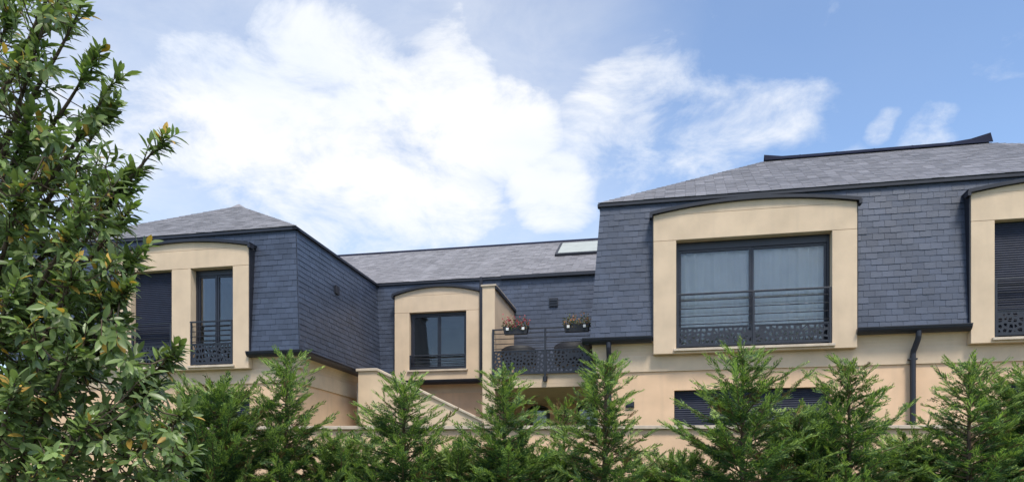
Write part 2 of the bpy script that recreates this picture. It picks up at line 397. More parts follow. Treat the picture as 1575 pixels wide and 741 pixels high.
# ---- upper roofs
E = .05
xm = (SL+SLL)/2
RS = M['roofslate']
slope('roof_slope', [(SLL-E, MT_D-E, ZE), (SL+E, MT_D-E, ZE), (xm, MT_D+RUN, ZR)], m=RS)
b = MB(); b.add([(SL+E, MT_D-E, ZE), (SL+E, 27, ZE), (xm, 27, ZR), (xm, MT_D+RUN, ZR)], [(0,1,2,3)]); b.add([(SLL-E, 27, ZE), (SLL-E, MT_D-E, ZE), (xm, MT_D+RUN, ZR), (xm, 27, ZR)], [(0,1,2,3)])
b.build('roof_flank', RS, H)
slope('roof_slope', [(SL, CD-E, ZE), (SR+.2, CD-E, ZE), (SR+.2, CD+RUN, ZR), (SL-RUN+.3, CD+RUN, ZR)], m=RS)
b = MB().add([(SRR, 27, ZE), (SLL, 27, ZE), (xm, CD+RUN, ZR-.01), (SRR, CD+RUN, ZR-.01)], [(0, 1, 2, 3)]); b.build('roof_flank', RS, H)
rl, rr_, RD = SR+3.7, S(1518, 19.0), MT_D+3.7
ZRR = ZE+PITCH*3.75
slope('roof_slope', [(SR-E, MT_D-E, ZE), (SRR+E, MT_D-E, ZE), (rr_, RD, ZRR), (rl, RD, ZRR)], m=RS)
b = MB(); b.add([(SR-E, 22.6, ZE), (SR-E, MT_D-E, ZE), (rl, RD, ZRR)], [(0,1,2)]); b.add([(SRR+E, MT_D-E, ZE), (SRR+E, 22.6, ZE), (rr_, RD, ZRR)], [(0,1,2)])
b.add([(SRR+E, 22.6, ZE), (SR-E, 22.6, ZE), (rl, RD, ZRR), (rr_, RD, ZRR)], [(0,1,2,3)]); b.build('roof_flank', RS, H)
# ridge cap of the right wing: folded zinc with turned-up ends
b = MB(); n = 13
prof = []
for i in range(n):
    t = i/(n-1); x = rl-.02+(rr_-rl+.06)*t
    lift = .15*max(0, (t-.84)/.16)**1.7+.07*max(0, (.10-t)/.1)**1.4
    prof.append((x, lift))
for i in range(n-1):
    (xa, la), (xb, lb) = prof[i], prof[i+1]
    for sgn in (-1, 1):
        b.prism([(xa, RD+sgn*.13, ZRR-.02), (xb, RD+sgn*.13, ZRR-.02), (xb, RD, ZRR+.09+lb), (xa, RD, ZRR+.09+la)], (0, 0, .012))
rc = b.build('ridge_cap', M['ridge'], H)
for i in range(2, n-2, 2): MB().prism([(prof[i][0]-.012, RD-.15, ZRR-.03), (prof[i][0]+.012, RD-.15, ZRR-.03), (prof[i][0]+.012, RD, ZRR+.108), (prof[i][0]-.012, RD, ZRR+.108)], (0, .02, .006)).build('standing_seam', M['ridge'], rc)
b = MB().prism([(SL-RUN, CD+RUN-.1, ZR-.03), (SL-RUN, CD+RUN, ZR+.06), (SL-RUN, CD+RUN+.1, ZR-.03)], (SR-SL+RUN*2, 0, 0)); b.build('ridge_cap', M['ridge'], H)
b = MB(); b.add([(xm-.18, MT_D+RUN-.2, ZR-.1), (xm+.18, MT_D+RUN-.2, ZR-.1), (xm+.2, MT_D+RUN+.2, ZR-.06), (xm-.2, MT_D+RUN+.2, ZR-.06), (xm, MT_D+RUN, ZR+.07)], [(0,1,4),(1,2,4),(2,3,4),(3,0,4)]); b.build('hip_cap', M['roofslate'], H)
# eave flashings
def strip(p0, p1, w=.07, h=.055, out=(0, -1, 0), name='eave_flashing', drop=.05):
    p0, p1, out = Vector(p0), Vector(p1), Vector(out); q = [p0+out*.075, p0+out*.075-Vector((0, 0, h)), p0-out*.05-Vector((0, 0, h)), p0-out*.05]
    return MB().prism([(x-Vector((0, 0, drop-.03))) for x in q], p1-p0).build(name, M['zinc'], H)
strip((SR-.06, MT_D, ZE), (SRR, MT_D, ZE)); strip((SLL, MT_D, ZE), (SL+.075, MT_D, ZE)); strip((SL, MT_D-.075, ZE), (SL, CD, ZE), out=(1, 0, 0)); strip((SL+.08, CD, ZE), (SR, CD, ZE), h=.045)
strip((S(770, CD-.12), CD-.06, ZE+.03), (SR-.02, CD-.06, ZE+.03), h=.09)

# ---- dormers
def arch(D, n=14, off=0., ext=0.):
    """points along the segmental arch from the left to the right springing"""
    w = D['s1']-D['s0']+2*ext; r = D['rise']; xc = (D['s0']+D['s1'])/2; out = []
    for i in range(n+1):
        t = -1+2*i/n; out.append((xc+t*w/2, D['zs']+r*(1-t*t)+off))
    return out
def dormer(D, front, back, zlow):
    b = MB(); dp = back-front; prev = D['s0']
    for (a, c) in D['opens']:
        b.box(prev, a, front, back, zlow, D['zt']); b.box(a+.001, c-.001, front, back, zlow-.001, D['zb']-.05); prev = c
    b.box(prev, D['s1'], front, back, zlow, D['zt'])
    b.box(D['s0'], D['s1'], front, back, D['zt']+.005, D['zs']-.02)
    b.prism([(D['s0'], front, D['zs']-.012)]+[(x, front, z) for x, z in arch(D)]+[(D['s1'], front, D['zs']-.012)], (0, dp, 0))
    b.box(D['s0']+.006, D['s1']-.006, front+.006, back, D['zs']-.1, D['zs']-.001)
    o = b.build('dormer', M['stone'], H, bevel=.006)
    # zinc capping along the arch, kicked out at both ends
    f = MB(); a0, a1 = arch(D, 14, .002, .05), arch(D, 14, .062, .07)
    for i in range(14): f.prism([(a0[i][0], front-.07, a0[i][1]), (a0[i+1][0], front-.07, a0[i+1][1]), (a1[i+1][0], front-.07, a1[i+1][1]), (a1[i][0], front-.07, a1[i][1])], (0, dp+.1, 0))
    for x0, x1 in ((D['s0']-.075, D['s0']-.02), (D['s1']+.02, D['s1']+.075)): f.box(x0, x1, front-.072, front+.1, D['zs']-.055, D['zs']+.03)
    f.build('capping', M['zinc'], o)
    for x0, x1 in ((D['s0']-.022, D['s0']-.002), (D['s1']+.002, D['s1']+.022)): MB().box(x0, x1, front+.02, back, max(zlow, ZG-.02), D['zs']-.03).build('cheek', M['zinc'], o)
    for (a, c) in D['opens']: MB().box(a-.05, c+.05, front-.06, front+.25, D['zb']-.05, D['zb']).build('sill', M['coping'], o, bevel=.006)
    return o
for D in (r1, r2, l1): dormer(D, DF, DF+.55, 4.18)
dormer(c1, CF, CF+.5, Z(672, 585, CF))

# ---- windows
def window(a, c, zb, zt, d, leaves=2, box=.12, curtain=None, shutter=False, room=True, fw=.055):
    w = MB(); y0, y1 = d, d+.07
    w.box(a, a+fw, y0, y1, zb, zt); w.box(c-fw, c, y0, y1, zb, zt); w.box(a+fw, c-fw, y0, y1, zb, zb+fw); w.box(a+fw, c-fw, y0, y1, zt-box, zt)
    ia, ic, ib, it = a+fw, c-fw, zb+fw, zt-box; lw = (ic-ia)/leaves; panes = []
    for k in range(leaves):
        x0, x1 = ia+k*lw, ia+(k+1)*lw; g = .045; yy0, yy1 = y0+.012+.012*(k % 2), y1-.01
        w.box(x0+.001, x0+g, yy0, yy1, ib+.001, it-.001); w.box(x1-g, x1-.001, yy0, yy1, ib+.001, it-.001); w.box(x0+g, x1-g, yy0, yy1, ib+.001, ib+g); w.box(x0+g, x1-g, yy0, yy1, it-g, it-.001)
        panes.append((x0+g, x1-g, ib+g, it-g, yy0+.02))
    o = w.build('window', M['frame'], H, bevel=.004)
    for x0, x1, z0, z1, y in panes: MB().box(x0-.004, x1+.004, y, y+.008, z0-.004, z1+.004).build('pane', M['glass'], o)
    if curtain:
        for (x0, x1) in curtain:
            nn = max(12, int((x1-x0)/.02)); cv = MB(); rnd = random.Random(int(x0*1000)); ph = rnd.uniform(0, 6); vs = []; fs = []
            for i in range(nn+1):
                x = x0+(x1-x0)*i/nn; am = .5+.5*math.sin(x*3.1+ph); yy = d+.13+.026*am*math.sin(x*31+3*math.sin(x*2.3+ph))+.016*math.sin(x*13+1.3*ph)+.007*math.sin(x*71+ph)
                vs += [(x, yy, zb+.02), (x, yy+.004*math.sin(x*9), zt-.03)]
            for i in range(nn): fs.append((2*i, 2*i+2, 2*i+3, 2*i+1))
            cv.add(vs, fs).build('curtain', M['curtain'], o, smooth=True)
    if shutter:
        roller(a+.01, c-.01, zb+.01, zt-.01, d-.05, o)
    elif room:
        rm = MB(); x0, x1, yb, z0, z1 = a-.4, c+.4, d+3.2, zb-.03, zt+.25; ya = d+.3
        rm.add([(x0,ya,z0),(x1,ya,z0),(x1,yb,z0),(x0,yb,z0),(x0,ya,z1),(x1,ya,z1),(x1,yb,z1),(x0,yb,z1)], [(0,1,2,3),(4,7,6,5),(3,2,6,7),(0,3,7,4),(1,5,6,2)])
        rm.build('room', M['room'], o)
    return o
def roller(a, c, zb, zt, y, parent, h=.043):
    b = MB(); z = zb
    while z < zt-.005:
        z1 = min(z+h-.004, zt)
        b.prism([(a, y+.018, z), (a, y+.006, z), (a, y, z+(z1-z)*.35), (a, y, z+(z1-z)*.65), (a, y+.006, z1), (a, y+.018, z1)], (c-a, 0, 0)); z += h
    b.box(a, c, y+.019, y+.026, zb, zt); return b.build('shutter', M['shutter'], parent)
REV = .20
(a, c), = r1['opens']
window(a, c, 4.27, r1['zt'], DF+REV, curtain=[(a+.08, a+1.42), (a+1.50, c-.06)], box=.15)
(a2, c2), = r2['opens']; window(a2, c2, 4.27, r2['zt'], DF+REV, shutter=True)
(a, c) = l1['opens'][0]; window(a, c, 4.27, l1['zt'], DF+REV, leaves=1, shutter=True)
(a, c) = l1['opens'][1]; window(a, c, 4.27, l1['zt'], DF+REV, leaves=2)
(a, c), = c1['opens']; window(a, c, c1['zb'], c1['zt'], CF+.14, leaves=2, box=.06)

# ---- railings with pierced screens
def voronoi_screen(mb, x0, x1, z0, z1, y, cell=.085, th=.008, bar=.030, seed=1):
    rnd = random.Random(seed); pts = []; nx = max(2, int((x1-x0)/cell)); nz = max(2, int((z1-z0)/cell))
    for i in range(nx):
        for j in range(nz): pts.append((x0+(i+.5+rnd.uniform(-.42, .42))*(x1-x0)/nx, z0+(j+.5+rnd.uniform(-.42, .42))*(z1-z0)/nz))
    for p in pts:
        poly = [(x0, z0), (x1, z0), (x1, z1), (x0, z1)]
        for q in pts:
            if q is p or abs(q[0]-p[0]) > 4*cell: continue
            mx_, mz_ = (p[0]+q[0])/2, (p[1]+q[1])/2; nx_, nz_ = q[0]-p[0], q[1]-p[1]; out = []
            for i in range(len(poly)):
                A, B = poly[i], poly[(i+1) % len(poly)]
                da = (A[0]-mx_)*nx_+(A[1]-mz_)*nz_; db = (B[0]-mx_)*nx_+(B[1]-mz_)*nz_
                if da <= 0: out.append(A)
                if da*db < 0: t = da/(da-db); out.append((A[0]+(B[0]-A[0])*t, A[1]+(B[1]-A[1])*t))
            poly = out
            if len(poly) < 3: break
        if len(poly) < 3: continue
        cx = sum(a[0] for a in poly)/len(poly); cz = sum(a[1] for a in poly)/len(poly)
        rad = min(math.hypot(a[0]-cx, a[1]-cz) for a in poly)
        k = max(.0, 1-(bar*.75)/max(rad, .02)) if rnd.random() > .12 else .12
        inn = [(cx+(a[0]-cx)*k, cz+(a[1]-cz)*k) for a in poly]; n = len(poly); vs = []
        for yy in (y, y+th): vs += [(a[0], yy, a[1]) for a in poly]+[(a[0], yy, a[1]) for a in inn]
        fs = []
        for i in range(n):
            j = (i+1) % n; fs += [(i, j, n+j, n+i), (2*n+i, 3*n+i, 3*n+j, 2*n+j), (n+i, n+j, 3*n+j, 3*n+i)]
        mb.add(vs, fs)
def railing(bays, z0, z1, y, zscreen, nbars=5, foot=None, post=.02):
    """bays: list of post positions along the facade"""
    o = MB().box(bays[0]-post, bays[-1]+post, y-.022, y+.022, z1-.03, z1).build('railing', M['rail'], H, bevel=.003)
    for k in range(len(bays)-1): MB().box(bays[k]+post, bays[k+1]-post, y-.016, y+.016, z0, z0+.03).build('bottom_rail', M['rail'], o)
    for x in bays: MB().box(x-post, x+post, y-post, y+post, foot if foot else z0-.02, z1-.031).build('post', M['rail'], o, bevel=.003)
    for k in range(len(bays)-1):
        a, c = bays[k]+post, bays[k+1]-post
        for i in range(nbars-1):
            z = zscreen+(z1-.03-zscreen)*(i+.35)/(nbars-1)*.98
            MB().tube([(a-.001, y, z), (c+.001, y, z)], .0095, 6).build('bar', M['rail'], o)
        s = MB(); s.box(a, c, y-.012, y+.012, zscreen-.02, zscreen); voronoi_screen(s, a, c, z0+.03, zscreen-.02, y-.004, seed=int(abs(a)*100))
        s.build('screen_panel', M['rail'], o)
    return o
(a, c), = r1['opens']; zs = 4.27; railing([a+.03, (a+c)/2+.02, c-.03], zs+.04, zs+1.08, DF+.03, zs+.42, 5)
(a, c), = r2['opens']; railing([a+.03, (a+c)/2, c-.03], zs+.04, zs+1.08, DF+.03, zs+.50, 5)
(a, c) = l1['opens'][1]; railing([a+.0, c-.03], zs+.03, zs+1.0, DF+.02, zs+.5, 5)
(a, c) = l1['opens'][0]; railing([a+.03, c-.03], zs+.03, zs+1.0, DF+.02, zs+.5, 5)
(a, c), = c1['opens']; railing([a+.02, c-.02], c1['zb']+.02, c1['zb']+.42, CF+.03, c1['zb']+.1, 4)

# ---- walls
def wall(name, x0, x1, y0, y1, z0, z1, holes, m, axis='s'):
    b = MB(); xs = sorted(holes); prev = x0
    for (h0, h1, g0, g1) in xs:
        if h0 > prev: b.box(prev, h0, y0, y1, z0, z1)
        if g1 < z1: b.box(h0, h1, y0, y1, g1, z1)
        if g0 > z0: b.box(h0, h1, y0, y1, z0, g0)
        prev = h1
    b.box(prev, x1, y0, y1, z0, z1)
    bm_ = bmesh.new(); me = b.mesh(name, m); bm_.from_mesh(me); bmesh.ops.remove_doubles(bm_, verts=bm_.verts, dist=1e-5); bm_.to_mesh(me); bm_.free()
    o = bpy.data.objects.new(name, me); link(o); attach(o, H); return o
ZB0, ZB1 = 3.86, 4.18
gw = [(S(1037, DW), S(1277, DW), 2.0, Z(1157, 597, DW)), (S(1548, DW), S(1548, DW)+2.9, 2.0, Z(1560, 588, DW))]
wall('wall', SR-.05, SRR+.05, DW, DW+.3, TER-.1, ZB0, gw, M['peach'])
wall('wall', SLL-.05, SL+.05, DW, DW+.3, TER-.1, ZB0, [(S(384, DW)-1.6, S(384, DW), 2.0, Z(384, 604, DW))], M['peach'])
wall('wall', SL+.05, SR-.05, 20.1, 20.4, TER-.1, ZG-.02, [(S(808, 20.1), S(846, 20.1), TER, Z(827, 622, 20.1)), (S(886, 20.1), S(924, 20.1), TER, Z(905, 619, 20.1))], M['peach'])
MB().box(SL-.25, SL+.05, DW+.3, 20.1, TER-.1, ZB0).build('wall', M['peach'], H)
MB().box(SR-.05, SR+.25, DW+.3, 20.1, TER-.1, ZG).build('wall', M['peach'], H)
b = MB(); b.box(SLL-.05, SLL+.25, DW+.3, 27, TER-.1, ZG); b.box(SRR-.25, SRR+.05, DW+.3, 27, TER-.1, ZG); b.box(SLL, SRR, 27, 27.3, TER-.1, ZG); b.build('wall', M['peach'], H)
MB().box(SLL, SRR, 20.4, 27, 4.0, 4.2).build('floor_slab', M['room'], H)
# lighter course under the first floor and cove up to the gutter
def band(p0, p1, out):
    p0, p1, out = Vector(p0), Vector(p1), Vector(out); up = Vector((0, 0, 1))
    MB().prism([p0-out*.25+up*ZB0, p0+out*.035+up*ZB0, p0+out*.035+up*ZB1, p0-out*.25+up*ZB1], p1-p0).build('string_course', M['stone'], H)
    pr = [p0-out*.2+up*(ZB1+.003), p0+out*.01+up*(ZB1+.003)]
    for i in range(7):
        t = i/6; pr.append(p0+out*(.01+.15*(1-math.cos(t*math.pi/2)))+up*(ZB1+.03+.24*math.sin(t*math.pi/2)))
    pr.append(p0-out*.2+up*(ZB1+.28)); return pr, p1-p0
def cove(p0, p1, out): pr, v = band(p0, p1, out); MB().prism(pr, v).build('cornice', M['stone'], H)
def cove_only(p0, p1, out):
    p0, p1, out = Vector(p0), Vector(p1), Vector(out); up = Vector((0, 0, 1)); pr = [p0-out*.2+up*(ZB1+.003), p0+out*.01+up*(ZB1+.003)]
    for i in range(7):
        t = i/6; pr.append(p0+out*(.01+.15*(1-math.cos(t*math.pi/2)))+up*(ZB1+.03+.24*math.sin(t*math.pi/2)))
    pr.append(p0-out*.2+up*(ZB1+.28)); MB().prism(pr, p1-p0).build('cornice', M['stone'], H)
def course(p0, p1, out):
    p0, p1, out = Vector(p0), Vector(p1), Vector(out); up = Vector((0, 0, 1))
    MB().prism([p0-out*.25+up*(ZB0+.002), p0+out*.035+up*(ZB0+.002), p0+out*.035+up*ZB1, p0-out*.25+up*ZB1], p1-p0).build('string_course', M['stone'], H, bevel=.006)
F = (0, -1, 0)
course((SR-.085, DW, 0), (SRR, DW, 0), F); course((SLL, DW, 0), (SL+.085, DW, 0), F); course((SL+.05, DW+.26, 0), (SL+.05, 20.09, 0), (1, 0, 0))
for x0, x1 in ((SR-.16, r1['s0']-.003), (r1['s1']+.003, r2['s0']-.003), (r2['s1']+.003, SRR)): cove_only((x0, DW, 0), (x1, DW, 0), F)
for x0, x1 in ((SLL, l1['s0']-.003), (l1['s1']+.003, SL+.16)): cove_only((x0, DW, 0), (x1, DW, 0), F)
cove_only((SL+.05, DW+.2, 0), (SL+.05, 20.1, 0), (1, 0, 0)); cove_only((SL+.2, 20.1, 0), (S(742, 20), 20.1, 0), F)
# gutters: half-round on a flat back
def gutter(p0, p1, out, label=None):
    p0, p1, out = Vector(p0), Vector(p1), Vector(out); up = Vector((0, 0, 1)); pr = [up*.0+out*.0, up*-.10]
    pr = [p0+up*.03, p0-up*.09]+[p0+out*(.02+.13*math.sin(t*math.pi/2))+up*(-.09+.10*(1-math.cos(t*math.pi/2))) for t in (0.15, .4, .65, .85, 1)]+[p0+out*.165+up*.015, p0+out*.165+up*.032, p0+out*.145+up*.03, p0+out*.13+up*.005]
    return MB().prism(pr, p1-p0).build('gutter', M['zinc'], H)
gz = ZG-.035
gutter((S(896, 14.9), MB_D-.02, gz), (r1['s0']-.03, MB_D-.02, gz), F)
gutter((r1['s1']+.03-.04, MB_D-.02, gz), (r2['s0']-.0, MB_D-.02, gz), F)
gutter((r2['s1']+.03, MB_D-.02, gz), (SRR, MB_D-.02, gz), F)
gutter((l1['s1']-.02, MB_D-.02, gz), (SLB+.16, MB_D-.02, gz), F); gutter((SLL, MB_D-.02, gz), (l1['s0']-.03, MB_D-.02, gz), F)
gutter((SLB+.02, MB_D+.0, gz), (SLB+.02, CDB, gz), (1, 0, 0)); gutter((SLB+.1, CDB-.02, gz-.03), (S(742, 19.7), CDB-.02, gz-.03), F)
gutter((SRB-.02, 18.5, gz), (SRB-.02, MB_D-.1, gz), (-1, 0, 0))
# downpipes
def pipe(x, ztop, zbot, y_top, y_wall, jog=.0):
    o = MB().tube([(x+jog, y_top, ztop), (x+jog, y_top, ztop-.10), (x+jog*.9, y_top+.02, ztop-.16), (x+jog*.1, y_wall-.01, ztop-.36), (x, y_wall, ztop-.44), (x, y_wall, zbot)], .052, 10).build('downpipe', M['zinc'], H, smooth=False)
    for z in (ztop-.5, ztop-1.7, zbot+.4): MB().box(x-.075, x+.075, y_wall-.03, y_wall+.1, z-.014, z+.014).build('bracket', M['zinc'], o)
xp = S(1403, DW-.06); pipe(xp, gz-.06, TER, MB_D-.10, DW-.10, .06)
xp = S(937, DW-.06); pipe(xp, gz-.06, TER, MB_D-.10, DW-.10, 0)
xq = S(741, 19.6); MB().tube([(xq-.02, 19.6, ZE-.08), (xq-.02, 19.6, 4.4)], .045, 8).build('downpipe', M['zinc'], H)
# ground-floor windows with lowered roller shutters
for (h0, h1, g0, g1) in gw+[(S(384, DW)-1.6, S(384, DW), 2.0, Z(384, 604, DW))]: window(h0, h1, g0, g1, DW+.16, shutter=True)
for x0, x1 in ((S(808, 20.1), S(846, 20.1)), (S(886, 20.1), S(924, 20.1))):
    window(x0, x1, TER, Z((x0+x1)/2 and 827, 620, 20.1), 20.2, leaves=1, box=.06, fw=.05)
    zt = Z(827, 622, 20.1); sp = MB(); n = 8; w = x1-x0
    for sgn, xe in ((1, x0), (-1, x1)):
        sp.prism([(xe, 20.11, zt+.002)]+[(xe+sgn*w*.5*(1-math.cos(t*math.pi/2/n)) if False else xe+sgn*w*.5*t/n, 20.11, zt-.22*(1-math.sin(math.acos(1-t/n)))) for t in range(n+1)], (0, .06, 0))
    sp.build('arch_spandrel', M['peach'], H)
# vents
def vent(x, y, z, w, h, parent=None, side=False):
    o = MB()
    if side: o.box(x-.02, x+.03, y-w/2, y+w/2, z-h/2, z+h/2)
    else: o.box(x-w/2, x+w/2, y-.03, y+.02, z-h/2, z+h/2)
    o = o.build('vent', M['zinc'], H, bevel=.004)
    if not side:
        for k in range(3): MB().box(x-w/2+.02, x+w/2-.02, y-.05, y-.032, z-h/2+.03+k*(h-.04)/3, z-h/2+.055+k*(h-.04)/3).build('louvre', M['frame'], o)
vz = Z(851, 465, 19.9); vent(S(851, 19.85), fz(vz, db=CDB, dt=CD)-.03, vz, .24, .24)
vz = Z(970, 622, DW); vent(S(969, DW), DW-.005, vz, .17, .12)
# the vent on the left wing's flank
X = (517-787.5)/FPX; sv = SL+.09; tt = sv/(CU*X-SU); vz = EYE+tt*(HZ-446)/FPX; vent(sv+.02, tt*(SU*X+CU), vz, .2, .2, side=True)
# skylight
def on_roof(px, py):
    X = (px-787.5)/FPX; q = (HZ-py)/FPX; # plane z = ZE+PITCH*(d-CD)
    t = (ZE-PITCH*CD-EYE)/(q-PITCH*(SU*X+CU)); return Vector((t*(CU*X-SU), t*(SU*X+CU), EYE+t*q))
A, Bq, = on_roof(853, 396), on_roof(863, 378)
d0, d1 = A.y, Bq.y; x0 = (A.x+Bq.x)/2; x1 = x0+1.34; nrm = Vector((0, -PITCH, 1)).normalized()
def rp(x, d, h): return Vector((x, d, ZE+PITCH*(d-CD)))+nrm*h
def rbox(mb, xa, xb, da, db, h0, h1): mb.add([rp(xa, da, h0), rp(xb, da, h0), rp(xb, db, h0), rp(xa, db, h0), rp(xa, da, h1), rp(xb, da, h1), rp(xb, db, h1), rp(xa, db, h1)], [(0,3,2,1),(4,5,6,7),(0,1,5,4),(1,2,6,5),(2,3,7,6),(3,0,4,7)])
b = MB(); rbox(b, x0, x1, d0, d0+.1, .0, .098); rbox(b, x0, x1, d1-.1, d1, 0, .10); rbox(b, x0, x0+.08, d0+.1, d1-.1, 0, .10); rbox(b, x1-.08, x1, d0+.1, d1-.1, 0, .10)
sk = b.build('skylight', M['zinc'], H); b = MB(); rbox(b, x0+.08, x1-.08, d0+.1, d1-.1, .06, .068); b.build('pane', M['skyglass'], sk)
b = MB(); rbox(b, x0+.081, x1-.081, d0+.09, d1-.101, .099, .106); b.build('sky_gleam', M['sky_gleam'], sk)  # added pale sheet, its colour stands in for sky reflected in the pane

# ---- balcony between the terrace wall and the right wing
BD = 17.45
tw1 = S(761, BD); tw0 = tw1-.31
tw = MB().box(tw0, tw1, BD, 20.1, TER-.1, 6.40).build('terrace_wall', M['stone'], H, bevel=.008)
b = MB(); b.box(tw0-.03, tw1+.035, BD-.03, 19.98, 6.402, 6.44); b.build('coping', M['coping'], tw); MB().box(tw1+.005, tw1+.05, BD+.01, 19.98, 6.33, 6.401).build('flashing', M['zinc'], tw)
bs1 = SR-.05
b = MB(); b.box(tw1+.002, bs1-.002, BD+.02, 20.09, 4.02, 4.24)
pr = [(tw1+.003, BD+.021, 4.019), (tw1+.003, BD+.021, 3.93)]
for i in range(9):
    t = i/8; pr.append((tw1+.003, BD+.12+1.6*t, 3.93-.06+.06*math.cos(t*math.pi)-.02*t))
pr.append((tw1+.003, 20.08, 3.79)); pr.append((tw1+.003, 20.08, 4.019)); b.prism(pr, (bs1-tw1-.006, 0, 0))
b.build('balcony_slab', M['stone'], H)
MB().box(tw1+.002, bs1-.002, BD+.0, 20.05, 4.242, 4.262).build('balcony_floor', M['coping'], H)
ry = BD-.03
ra, rb_, rcx = S(758.5, ry), S(838.5, ry), S(910, ry)
rz0, rz1 = Z(838, 574, ry), Z(838, 503, ry)
rail_o = railing([ra, rb_, rcx], rz0, rz1, ry, Z(838, 537, ry), 5, foot=4.10, post=.022)
for x in (rb_, rcx): MB().tube([(x, ry-.005, 4.06), (x, ry-.005, 4.18)], .055, 10).build('bracket', M['rail'], rail_o)

# ---- outside stair with sloping parapet
SD = 17.55
st = house_thing('outside_stair', S(640, SD), SD+.6, TER)
tag(st, 'rendered outside stair wall with pale sloping coping beside the left wing', 'stair')
sa, sb, sc = S(551, SD), S(580, SD), S(737, SD); za, zc = Z(560, 571, SD), Z(737, 646, SD)
sd_ = sc+(sc-sb)*.9; zd = zc+(zc-za)*.9
sc2 = min(sd_, tw0-.01); zc2 = za+(zc-za)*(sc2-sb)/(sc-sb)
MB().prism([(sa, SD, TER-.1), (sc2, SD, TER-.1), (sc2, SD, zc2), (sb, SD, za), (sa, SD, za)], (0, .22, 0)).build('parapet', M['stone'], st)
MB().prism([(sa-.05, SD-.05, za+.002), (sb, SD-.05, za+.002), (sc2, SD-.05, zc2+.002), (sc2, SD-.05, zc2+.065), (sb+.01, SD-.05, za+.07), (sb-.1, SD-.05, za+.075), (sa-.05, SD-.05, za+.07)], (0, .32, 0)).build('coping', M['coping'], st, bevel=.012)
b = MB(); ns = 11
for i in range(ns):
    x0 = sb+(sc2-sb)*i/ns; b.box(x0, sb+(sc2-sb)*(i+1)/ns, SD+.222, SD+1.3, TER-.1, 4.2-(4.2-2.2)*(i+1)/ns)
b.box(SL+.35, sb, SD+.222, SD+1.3, TER-.1, 4.2); b.build('steps', M['paving'], st)

# ---- garden wall along the terrace
gt = 11.7
pA, pB = px_at(480, 655.5, gt), px_at(1405, 650, gt*.985)
dirw = (pB-pA); dirw.z = 0; dirw.normalize(); nw = Vector((-dirw.y, dirw.x, 0)); zw = pA.z
gwl = empty('garden_wall', pA+dirw*4-Vector((0, 0, pA.z)), 0); tag(gwl, 'peach rendered garden wall with thin pale coping behind the conifers', 'wall')
BASE[gwl.name] = Matrix.Translation(-gwl.location)
q0, q1 = pA-dirw*14, pB+dirw*14
def wbox(mb, h0, h1, n0, n1): mb.prism([Vector((q0.x, q0.y, h0))+nw*n0, Vector((q0.x, q0.y, h0))+nw*n1, Vector((q0.x, q0.y, h1))+nw*n1, Vector((q0.x, q0.y, h1))+nw*n0], Vector((q1.x-q0.x, q1.y-q0.y, 0)))
b = MB(); wbox(b, -.2, zw-.05, 0, .22); b.build('wall', M['peach'], gwl)
seg = 9; L_ = (q1-q0); L_.z = 0
for i in range(int(L_.length/2)):
    c0 = q0+dirw*(2.0*i+.004); b = MB(); cc0 = Vector((c0.x, c0.y, zw-.048))
    b.prism([cc0-nw*.06, cc0+nw*.28, cc0+nw*.28+Vector((0, 0, .05)), cc0-nw*.06+Vector((0, 0, .055))], dirw*1.992); b.build('coping_stone', M['coping'], gwl, bevel=.006)

# ================================================================== things on the balcony
def planter(px, plants, label):
    x = S(px, ry); zt = rz1+.02; r = house_thing('balcony_planter', x, ry-.12, zt-.19); tag(r, label, 'planter', 'planters hung on the balcony railing')
    w = .31; y0, y1 = ry-.20, ry-.03
    b = MB(); b.prism([(x-w*.88, y0+.02, zt-.18), (x+w*.88, y0+.02, zt-.18), (x+w, y0, zt), (x-w, y0, zt)], (0, .012, 0)); b.prism([(x-w*.88, y1-.02, zt-.18), (x+w*.88, y1-.02, zt-.18), (x+w, y1, zt), (x-w, y1, zt)], (0, -.012, 0))
    for sg in (-1, 1): b.prism([(x+sg*w*.88, y0+.02, zt-.18), (x+sg*w*.88, y1-.02, zt-.18), (x+sg*w, y1, zt), (x+sg*w, y0, zt)], (-sg*.012, 0, 0))
    b.box(x-w*.88, x+w*.88, y0+.02, y1-.02, zt-.185, zt-.17); b.build('trough', M['planter'], r)
    MB().box(x-w*.93, x+w*.93, y0+.03, y1-.03, zt-.06, zt-.03).build('soil', M['soil'], r)
    for sg in (-1, 1):
        b = MB(); b.box(x+sg*.19-.032, x+sg*.19+.032, y0-.03, y0-.002, zt-.105, zt-.04); b.box(x+sg*.19-.008, x+sg*.19+.008, y0-.015, ry+.02, zt+.001, zt+.012); b.build('hanger_clip', M['white'], r, bevel=.006)
    rnd = np.random.default_rng(px); V = []; Fc = []; mi = []
    for k in range(420):
        fl = rnd.random() < plants[0]; c_ = np.array([x+rnd.uniform(-1, 1)*w*1.02, (y0+y1)/2+rnd.normal()*.06, zt-.04+abs(rnd.normal())*.10+.03*rnd.random()])
        if rnd.random() < .2: c_[2] -= .06; c_[1] = y0-.02*rnd.random()
        if fl: c_[2] += .045
        d_ = rnd.normal(size=3); d_ /= np.linalg.norm(d_); e_ = np.cross(d_, rnd.normal(size=3)); e_ /= np.linalg.norm(e_); l = .04 if fl else .045; wd = .024 if fl else .014
        bI = len(V); V += [c_, c_+d_*l*.5+e_*wd, c_+d_*l, c_+d_*l*.5-e_*wd]; Fc.append((bI, bI+1, bI+2, bI+3)); mi.append(1 if fl else (0 if rnd.random() < plants[1] else 2))
    me = np_mesh('foliage', V, Fc, [M['herb'], plants[2], M['dry']], mi); fo = link(bpy.data.objects.new('foliage', me)); attach(fo, r); fo['kind'] = 'stuff'
planter(795, (.34, .7, M['petal']), 'dark railing planter filled with red flowers')
